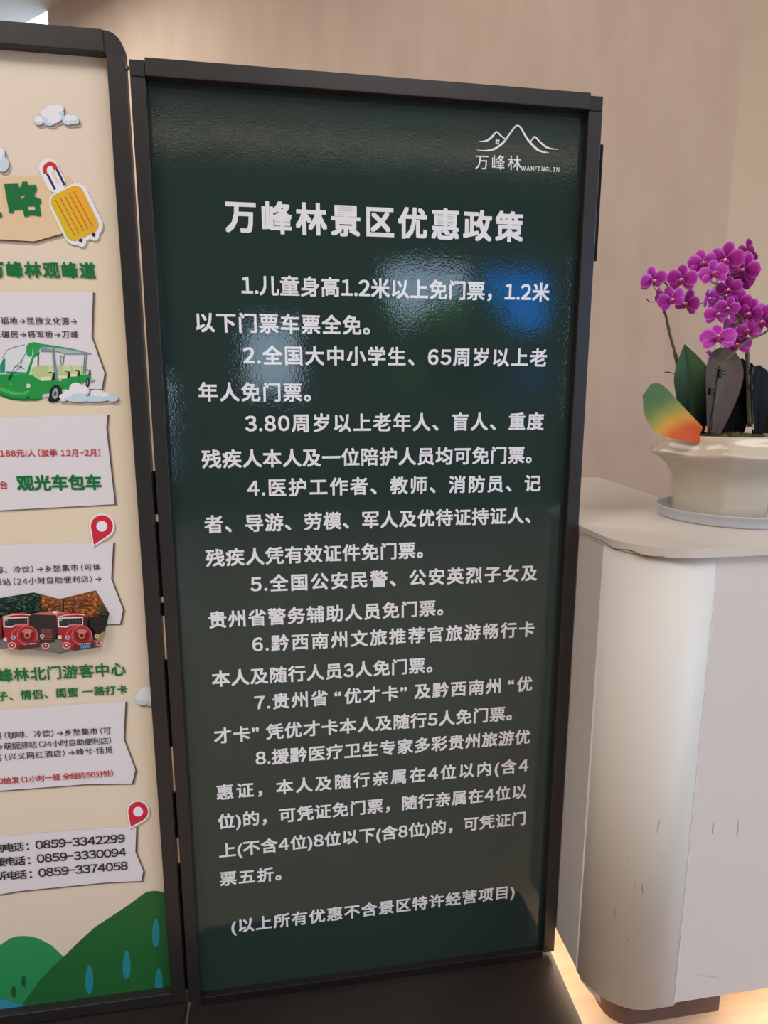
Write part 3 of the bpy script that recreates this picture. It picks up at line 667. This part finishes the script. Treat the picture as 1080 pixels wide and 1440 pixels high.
# brown plinth with a rounded corner; rest of the plinth set far back
KX, KY = 0.628, -0.158
bm = bmesh.new(); extrude_poly(bm, [(KX, 0.02)] + arc(KX + .05, KY + .05, .05, 180, 270, 8) + [(0.872, KY), (0.872, 0.02)], 0.0, ZP0 + .01); o = put('plinth', bm, m_kick, rc)
bm = bmesh.new(); extrude_poly(bm, [(0.66, 0.7), (0.66, 0.02), (1.85, 0.02), (1.85, .18), (.93, .22), (.97, .7)], 0.0, ZP0 + .01); put('plinth', bm, m_kick, rc)
B('led_strip', 0.60, 0.612, -0.06, 0.69, ZP0 + .004, ZP0 + .0098, m_led, rc)
B('led_strip', 0.90, 1.85, -0.165, -0.153, ZP0 + .004, ZP0 + .0098, m_led, rc)
area('counter_glow', (0.606, 0.25, ZP0 + .002), (0.60, 0.25, 0), 0.02, 0.8, 0.9, (1.0, 0.76, 0.54)).rotation_euler = (0, 0, 0)
area('counter_glow', (1.35, -0.159, ZP0 + .002), (1.35, -0.159, 0), 0.95, 0.02, 1.2, (1.0, 0.76, 0.54)).rotation_euler = (0, 0, 0)
# seam bead between corner and front panel, peeling edge tape, scuffs
bm = bmesh.new(); tube(bm, [(0.7314, YF - .0012, z) for z in (ZP0 + .004, .3, .6, ZP1)], 0.0009, 6); put('seam_bead', bm, mat('pale_sealant', (240, 234, 226), .5), rc)
crk = mat('crack_grime', (92, 74, 62), 0.9, 0.1)
o14 = outline(0.0128)
pts = []
for i in range(0, 11):
    a = o14[i]; b = o14[i + 1]
    for k in range(3):
        t = k / 3; q = Vector(a).lerp(Vector(b), t) if i else Vector((XS - .002, 0.0)).lerp(Vector(b), t)
        pts.append((q.x, q.y, ZP1 + .0035 + .0022 * math.sin(i * 1.3 + k * .5) - .0004 * i))
bm = bmesh.new(); tube(bm, pts, [0.0003 + .0006 * math.sin(math.pi * i / (len(pts) - 1)) for i in range(len(pts))], 5); put('edge_crack', bm, crk, rc)
pc = W(812, 1381, y=-0.09)
bm = bmesh.new(); q0 = [(XS - .002, -0.115, ZP0 + .003), (XS + .006, -0.14, ZP0 + .002), (XS + .02, -0.163, ZP0 + .001)]
v = [bm.verts.new(p_) for p_ in q0] + [bm.verts.new((p_[0] + .001, p_[1] - .002, p_[2] - .007 - .004 * k)) for k, p_ in enumerate(q0)][::-1]
bm.faces.new(v); r_ = bmesh.ops.solidify(bm, geom=bm.faces[:], thickness=0.0008); put('peeling_edge_tape', bm, m_corner, rc)
scf = mat('scuff_mark', (172, 160, 146), 0.8, 0.1)
def scuff(pxs, r=0.0006, m=scf):
    q = []
    for a, b in pxs:
        P = W(a, b, y=YF)
        if P.x < XS + RC:      # on the rounded corner: march the view ray to the cylinder
            d = (P - CAM).normalized(); lo, hi = 0.5, 3.0; c = Vector((XS + RC, YF + RC))
            t = 0.9
            while t < 2.5:
                X = CAM + d * t
                if (Vector((X.x, X.y)) - c).length < RC + .0012 or X.y > c.y: break
                t += 0.0008
            P = CAM + d * t
            if P.x < XS: P.x = XS
        q.append(P + Vector((0, -.0002, 0)))
    bm = bmesh.new(); tube(bm, q, [r * .3] + [r] * (len(q) - 2) + [r * .3] if len(q) > 2 else r, 4); return put('scuff_mark', bm, m, rc)
sc2 = mat('dark_scuff', (120, 104, 90), 0.9, 0.1)
scuff([(865, 1272), (865.5, 1285), (862.5, 1300)], .0013); scuff([(886, 1316), (881, 1326), (870, 1332)], .0005, sc2)
scuff([(859, 1378), (865, 1381), (871, 1384)], .0009); scuff([(862, 1390), (868, 1396), (875, 1402)], .0007, scf); scuff([(903, 1396), (907, 1399), (912, 1402)], .0006)
scuff([(929, 1150), (926, 1160), (923, 1172)], .0012); scuff([(880, 1203), (884, 1205)], .0016); scuff([(892, 1242), (893, 1246)], .0014); scuff([(903, 1244), (904, 1256)], .0014); scuff([(966, 805), (985, 800), (1002, 798)], .0006)
scuff([(1003, 1157), (1002, 1172)], .0012); scuff([(1038, 1152), (1038, 1168), (1036, 1178)], .0007); scuff([(976, 1370), (1000, 1373), (1018, 1376)], .0006)

# ------------------------------------------------------------------ saucer
PX, PY = 0.936, 0.043
bm = bmesh.new(); prof = [(0.0, 0.0), (.138, 0.0), (.140, .004), (.1435, .0235), (.1475, .0245), (.145, .0215), (.137, .005), (.126, .0035), (0, .0035)]
def lathe(bm, prof, cx, cy, z, seg=64, rf=None):
    rings = []
    for r, h in prof:
        if r == 0: rings.append([bm.verts.new((cx, cy, z + h))]); continue
        rings.append([bm.verts.new((cx + r * math.cos(a) * (rf(a, r, h) if rf else 1), cy + r * math.sin(a) * (rf(a, r, h) if rf else 1), z + h)) for a in [2 * math.pi * k / seg for k in range(seg)]])
    for a, b in zip(rings, rings[1:]):
        n = max(len(a), len(b))
        for k in range(n):
            f = [a[k % len(a)], a[(k + 1) % len(a)], b[(k + 1) % len(b)], b[k % len(b)]]; u = []
            for v_ in f:
                if v_ not in u: u.append(v_)
            if len(u) > 2: bm.faces.new(u)
lathe(bm, prof, PX, PY, ZT + .0005, 96, lambda a, r, h: 1 + (.006 * math.sin(a * 48) if h > .02 else 0))
tag(put('plant_saucer', bm, m_saucer, None, True), 'round pale grey plastic saucer under the cream orchid pot', 'saucer')

# ------------------------------------------------------------------ orchid in its pot
ZP = ZT + .0045
PX, PY = 0.930, 0.075
op = thing('potted_orchid', 'magenta moth orchid in a cream hexagonal ceramic pot on the white counter', 'plant', (PX, PY, ZP))
A0 = math.radians(58)
def hexr(a, k):
    q = ((a - A0) % (math.pi / 3)) - math.pi / 6
    h_ = math.cos(math.pi / 6) / math.cos(q)          # 1 at the corners, .866 on the flats
    return 1 + (h_ - 1) * k
prof = [(0, 0, 0), (.094, 0, .6), (.099, .003, .6), (.102, .03, .7), (.106, .06, .75), (.113, .088, .8), (.126, .108, .85), (.145, .122, .95), (.159, .129, 1), (.163, .133, 1), (.160, .137, 1), (.146, .143, .95), (.130, .158, .85), (.125, .168, .8), (.122, .170, .8), (.117, .168, .8), (.116, .145, .8), (0, .143, .7)]
bm = bmesh.new(); rings = []; SEG = 96
for r, h_, k in prof:
    if r == 0: rings.append([bm.verts.new((PX, PY, ZP + h_))]); continue
    rings.append([bm.verts.new((PX + r * hexr(a, k) * math.cos(a), PY + r * hexr(a, k) * math.sin(a), ZP + h_ + (.006 * ((hexr(a, 1) - .866) / .134 - .5) if .12 < h_ < .145 and r > .138 else 0))) for a in [2 * math.pi * q / SEG for q in range(SEG)]])
for a, b in zip(rings, rings[1:]):
    for k in range(SEG):
        f = [a[k % len(a)], a[(k + 1) % len(a)], b[(k + 1) % len(b)], b[k % len(b)]]; u = []
        for v_ in f:
            if v_ not in u: u.append(v_)
        if len(u) > 2: bm.faces.new(u)
put('pot', bm, m_cer, op, True)
m_moss = mat('moss', (84, 84, 46), 0.95, 0.1); vary(m_moss, (52, 48, 30), (104, 104, 58), (1, 1, 1), 60, 3)
bm = bmesh.new()
lathe(bm, [(.1165, .154), (.105, .162), (.08, .168), (.04, .172), (0, .173)], PX, PY, ZP, 48, lambda a, r, h_: hexr(a, .75))
for v_ in bm.verts: v_.co.z += random.uniform(-.003, .003)
put('moss', bm, m_moss, op, True)
bm = bmesh.new()
for k in range(420):
    a = random.uniform(0, 6.283); r = random.uniform(0.02, .112); x, y = PX + r * math.cos(a) * hexr(a, .75), PY + r * math.sin(a) * hexr(a, .75); z = ZP + .158 + .015 * (1 - r / .115)
    d = Vector((random.uniform(-1, 1), random.uniform(-1, 1), random.uniform(.1, .6))) * .011
    tube(bm, [(x, y, z), (x + d.x * .6, y + d.y * .6, z + d.z), (x + d.x, y + d.y, z + d.z * .8)], [.0011, .0009, .0003], 4, False)
tag(put('moss_strands', bm, m_moss, op), kind='stuff')

m_leaf = print_mat('orchid_leaf', 0.5); nodes(m_leaf)[1].inputs['Specular IOR Level'].default_value = 0.06
def leaf(base, tip, width, normal, bend, cols, name='leaf', fold=0.25, shape=0.9, label=None, point=False):
    base, tip = Vector(base), Vector(tip); ax = tip - base; n = Vector(normal).normalized(); n = (n - ax * (n.dot(ax) / ax.length_squared)).normalized()
    side = ax.normalized().cross(n).normalized(); bm = bmesh.new(); cl = bm.verts.layers.float_color.new('ink'); N, K = 18, 8; g = []
    for back in (0, 1):
        rows = []
        for i in range(N + 1):
            t = i / N; c = base + ax * t + n * (bend * math.sin(math.pi * t))
            if point: wd = width * (math.sin(math.pi * min(1, .18 + .52 * t)) if t < .6 else 1.0 * (1 - ((t - .6) / .4) ** 1.5)) 
            else: wd = width * (0.35 + .65 * math.sin(math.pi * min(1, t * 1.15) / 2)) * math.sqrt(max(0, 1 - max(0, (t - .55) / .45) ** 2.6))
            row = []
            for k in range(K + 1):
                s_ = (k / K - .5) * 2; q = c + side * (s_ * wd / 2) + n * (abs(s_) * wd * fold / 2 * (1 - t * .4)) - n * (0.0016 * back * (1 - abs(s_)))
                if not back and abs(s_) < .05: q -= n * .0012
                v_ = bm.verts.new(q); v_[cl] = (*s2l(cols(t, s_)), 1); row.append(v_)
            rows.append(row)
        g.append(rows)
        for a, b in zip(rows, rows[1:]):
            for k in range(K): bm.faces.new((a[k], a[k + 1], b[k + 1], b[k]))
    o = put(name, bm, m_leaf, op, True)
    if label: o['label'] = label
    return o
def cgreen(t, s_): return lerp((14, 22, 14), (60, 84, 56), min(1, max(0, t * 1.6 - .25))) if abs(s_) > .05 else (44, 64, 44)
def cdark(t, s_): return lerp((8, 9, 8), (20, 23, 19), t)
def cdusk(t, s_): return lerp((92, 86, 70), (84, 74, 70), abs(s_)) if s_ < 0 else lerp((98, 86, 80), (88, 74, 72), s_)
def cred(t, s_):
    v_ = t + .22 * s_ + .08
    stops = [(0, (196, 84, 40)), (.28, (196, 84, 44)), (.48, (206, 150, 60)), (.66, (140, 140, 70)), (.85, (84, 112, 72)), (1.4, (92, 118, 84))]
    for (a, ca), (b, cb) in zip(stops, stops[1:]):
        if v_ <= b: return lerp(ca, cb, max(0, (v_ - a) / (b - a)))
    return stops[-1][1]
ZS = ZP + .165
leaf(W(984, 612, y=.02), W(904, 556, y=-.03), .100, (-.25, -.85, .38), -.012, cred, fold=.18, label='leaf blotched red and yellow')
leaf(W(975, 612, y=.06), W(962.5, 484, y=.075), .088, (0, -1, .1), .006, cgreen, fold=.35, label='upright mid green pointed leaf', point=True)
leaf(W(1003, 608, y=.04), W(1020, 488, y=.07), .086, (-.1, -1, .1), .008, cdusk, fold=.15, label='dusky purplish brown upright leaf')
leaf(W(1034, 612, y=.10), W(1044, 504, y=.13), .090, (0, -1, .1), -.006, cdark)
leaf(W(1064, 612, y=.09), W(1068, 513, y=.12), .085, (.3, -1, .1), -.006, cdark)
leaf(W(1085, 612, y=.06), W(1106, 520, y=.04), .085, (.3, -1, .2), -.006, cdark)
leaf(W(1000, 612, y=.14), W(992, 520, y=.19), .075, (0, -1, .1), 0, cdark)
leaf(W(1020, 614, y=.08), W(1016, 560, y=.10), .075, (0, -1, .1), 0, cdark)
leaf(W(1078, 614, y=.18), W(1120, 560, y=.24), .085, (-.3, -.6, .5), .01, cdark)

m_stem = mat('flower_stem', (84, 78, 50), 0.5, 0.4); m_stake = mat('support_stake', (30, 24, 22), 0.4, 0.4)
def st(name, pxs, r0, r1, m=m_stem, n=5):
    q = smooth_path([W(a, b, y=c) for a, b, c in pxs], n); k = len(q)
    rr = [r0 + (r1 - r0) * i / (k - 1) for i in range(k)]
    if m is m_stem:
        for i in range(3, k, 7): rr[i] *= 1.35
    bm = bmesh.new(); tube(bm, q, rr, 8); return put(name, bm, m, op, True)
st('flower_stem', [(968, 600, .06), (956, 540, .075), (950, 500, .08), (943, 474, .08), (937, 446, .08), (934, 436, .08), (936, 420, .08), (940, 405, .08), (932, 394, .08)], .0036, .0015)
st('flower_stem', [(1000, 605, .03), (1006, 560, .03), (1010, 530, .03), (1018, 510, .03), (1034, 494, .03), (1050, 480, .04), (1072, 470, .05), (1084, 462, .05)], .0022, .0020)
st('flower_stem', [(1054, 600, .06), (1052, 550, .07), (1051, 500, .08), (1047, 470, .08), (1040, 450, .09), (1034, 440, .09), (1024, 425, .09), (1015, 409, .09), (1008, 399, .09)], .0042, .0017)
st('flower_stem', [(1018, 605, .10), (1019, 540, .10), (1020, 500, .10), (1019, 460, .11), (1026, 430, .11), (1030, 400, .11), (1023, 385, .11), (1040, 370, .11), (1048, 358, .10)], .0034, .0015)
st('flower_stem', [(1020, 495, .08), (1028, 475, .08), (1036, 455, .08), (1042, 446, .08)], .0018, .0014)
st('support_stake', [(997, 612, .025), (1004, 560, .025), (1011, 515, .027)], .0019, .0015, m_stake)
st('support_stake', [(1059, 612, .05), (1057, 560, .055), (1055, 518, .06)], .0020, .0017, m_stake)
def clip(px, py, y, s_=1.0):
    c = W(px, py, y=y); bm = bmesh.new()
    box(bm, c.x - .004 * s_, c.x + .004 * s_, c.y - .004, c.y + .004, c.z - .008 * s_, c.z + .008 * s_, .0015)
    for k in range(5):
        z = c.z + (k - 2) * .0032 * s_; sg = 1 if k % 2 else -1
        tube(bm, [(c.x, c.y, z), (c.x + sg * .009 * s_, c.y - .003, z + .001), (c.x + sg * .012 * s_, c.y - .001, z + .003)], .0009, 5)
    put('stem_clip', bm, m_clip, op)
clip(1012, 525, .02, 1.1); clip(999, 550, .02, .9); clip(1057, 522, .045, 1.0); clip(1056, 545, .045, .8)
for px, py, y in ((993, 603, .03), (1059, 600, .045)):
    c = W(px, py, y=y); bm = bmesh.new(); bmesh.ops.create_cone(bm, segments=10, radius1=.003, radius2=.001, depth=.012, cap_ends=True, matrix=Matrix.Translation(c)); put('stake_tip', bm, mat('pale_tip', (200, 160, 130), .6), op)
# flowers
m_pet = print_mat('orchid_petal', 0.45)
nt_, b_ = nodes(m_pet); b_.inputs['Subsurface Weight'].default_value = 0.0
MG, ME, MC = (172, 30, 158), (218, 116, 218), (118, 12, 96)
def petal_mesh(length, width, cup, curl):
    bm = bmesh.new(); cl = bm.verts.layers.float_color.new('ink'); N, K = 7, 6; rows = []
    for i in range(N + 1):
        t = i / N; wd = width * (math.sin(math.pi * (0.06 + .80 * t)) ** .75 if t < 1 else .02) * (1 if t < .8 else math.sqrt(max(0.0, 1 - ((t - .8) / .2) ** 2)) + .02); row = []
        for k in range(K + 1):
            s_ = (k / K - .5) * 2; x = t * length * (1 - .06 * abs(s_)); z = cup * (t * (1 - t)) * 2 - cup * .8 * s_ * s_ * math.sin(math.pi * t) + curl * t * t
            v_ = bm.verts.new((x, s_ * wd / 2, z)); e = max(abs(s_), (t - .35) / .65) ** 5
            v_[cl] = (*s2l(lerp(lerp(MC, MG, min(1, t * 2.2)), ME, min(1, e))), 1); row.append(v_)
        rows.append(row)
    for a, b in zip(rows, rows[1:]):
        for k in range(K): bm.faces.new((a[k], a[k + 1], b[k + 1], b[k]))
    me = bpy.data.meshes.new('petal'); bm.to_mesh(me); bm.free(); me.materials.append(m_pet)
    for q in me.polygons: q.use_smooth = True
    return me
M_lat = petal_mesh(1.0, 1.0, .12, -.12); M_sep = petal_mesh(.98, .66, .10, -.10); M_low = petal_mesh(.92, .62, .08, -.16)
def lip_mesh():
    bm = bmesh.new(); cl = bm.verts.layers.float_color.new('ink')
    def paint(vs, c):
        for v_ in vs: v_[cl] = (*s2l(c), 1)
    r = bmesh.ops.create_uvsphere(bm, u_segments=8, v_segments=6, radius=.13, matrix=Matrix.Translation((0, .02, .22)) @ Matrix.Diagonal((.75, .8, 1.5, 1))); paint(r['verts'], (228, 170, 200))
    r = bmesh.ops.create_uvsphere(bm, u_segments=8, v_segments=6, radius=.2, matrix=Matrix.Translation((0, -.20, .22)) @ Matrix.Diagonal((.7, .8, .5, 1))); paint(r['verts'], (150, 16, 92))
    for sg in (-1, 1):
        r = bmesh.ops.create_uvsphere(bm, u_segments=8, v_segments=6, radius=.16, matrix=Matrix.Translation((sg * .15, -.06, .26)) @ Matrix.Rotation(sg * .6, 4, 'Y') @ Matrix.Diagonal((.3, .9, 1, 1))); paint(r['verts'], (196, 60, 140))
    me = bpy.data.meshes.new('lip'); bm.to_mesh(me); bm.free(); me.materials.append(m_pet)
    for q in me.polygons: q.use_smooth = True
    return me
M_lip = lip_mesh()
def flower(px, py, r_px, yw, pitch=0, roll=0, y=.07, openness=1.0):
    c = W(px, py, y=y); dist = (c - CAM).length; R = r_px / F * dist
    to = (CAM - c).normalized(); base = to.to_track_quat('Z', 'Y').to_matrix()
    rm = base @ Matrix.Rotation(math.radians(yw), 3, 'Y') @ Matrix.Rotation(math.radians(pitch), 3, 'X') @ Matrix.Rotation(math.radians(roll), 3, 'Z')
    mw = Matrix.Translation(c) @ rm.to_4x4() @ Matrix.Scale(R, 4)
    f = bpy.data.objects.new('flower', M_lip); COL.objects.link(f); f.parent = op; f.matrix_parent_inverse = Matrix.Translation(op.location).inverted(); f.matrix_basis = mw
    for ang, me, lift in ((90, M_sep, -.05), (212, M_low, -.02), (328, M_low, -.02), (12, M_lat, .03), (168, M_lat, .03)):
        q = bpy.data.objects.new('petal', me); COL.objects.link(q); q.parent = f
        a = ang + random.uniform(-8, 8)
        q.matrix_basis = Matrix.Rotation(math.radians(a), 4, 'Z') @ Matrix.Translation((.05, 0, lift)) @ Matrix.Rotation(-math.radians(random.uniform(-6, 16) + (1 - openness) * 60), 4, 'Y')
    return c
FL = [(918, 394, 17, 25, 10, 10, .05, 1), (959, 393, 18, -15, 5, -5, .05, 1), (944, 421, 17, 20, 5, 15, .06, .95), (966, 426, 17, -30, 10, -20, .08, 1), (924, 416, 11, 60, -10, 0, .09, .6),
 (988, 370, 17, 10, -5, 5, .09, 1), (1021, 365, 20, -12, 8, -10, .07, 1), (1053, 354, 15, -45, 15, 0, .10, .8), (1047, 379, 19, -25, 5, -15, .08, 1), (1004, 385, 17, 15, -15, 10, .07, 1),
 (1042, 394, 16, -30, 0, -10, .10, 1), (1025, 406, 15, -10, 20, 0, .07, 1), (994, 419, 13, 60, 10, 30, .08, .6), (1009, 426, 14, 30, -20, 0, .12, .9), (1008, 442, 15, 25, -5, 0, .06, 1),
 (1023, 433, 14, 5, 10, -10, .05, 1), (1038, 427, 17, -15, 5, -10, .09, 1), (1056, 440, 17, -35, 15, -10, .07, 1), (1074, 452, 19, -20, 5, 0, .05, 1), (1053, 466, 15, -20, -15, 0, .07, .9),
 (1009, 476, 21, 5, -28, 0, .05, 1), (1038, 486, 15, -15, -15, 15, .09, 1), (1034, 456, 14, 20, -25, 0, .13, .9), (1062, 437, 14, 40, 0, 0, .12, .9), (1000, 500, 9, 40, -60, 0, .09, .5)]
bm_st = bmesh.new()
stem_pts = [W(937, 412, y=.08), W(1008, 399, y=.09), W(1024, 425, y=.09), W(1040, 450, y=.09), W(1030, 400, y=.11), W(1042, 446, y=.08), W(934, 436, y=.08), W(1028, 475, y=.08), W(1023, 385, y=.11)]
for f in FL:
    c = flower(*f)
    n = min(stem_pts, key=lambda q: (q - c).length); b_pt = c + Vector((0, .006, 0)); mid = b_pt.lerp(n, .5) + Vector((0, .008, -.006))
    tube(bm_st, smooth_path([n, mid, b_pt], 4), .0009, 5)
put('flower_stalks', bm_st, mat('pinkish_stalk', (130, 96, 74), .5), op, True)
for pts_ in ([(909, 420, .08), (913, 424, .08), (919, 425, .08)], [(979, 425, .08), (984, 428, .08), (990, 424, .08)], [(935, 523, .08), (944, 524, .08), (952, 527, .08)]): st('bud_stalk', pts_, .0011, .0007, m_stake, 3)
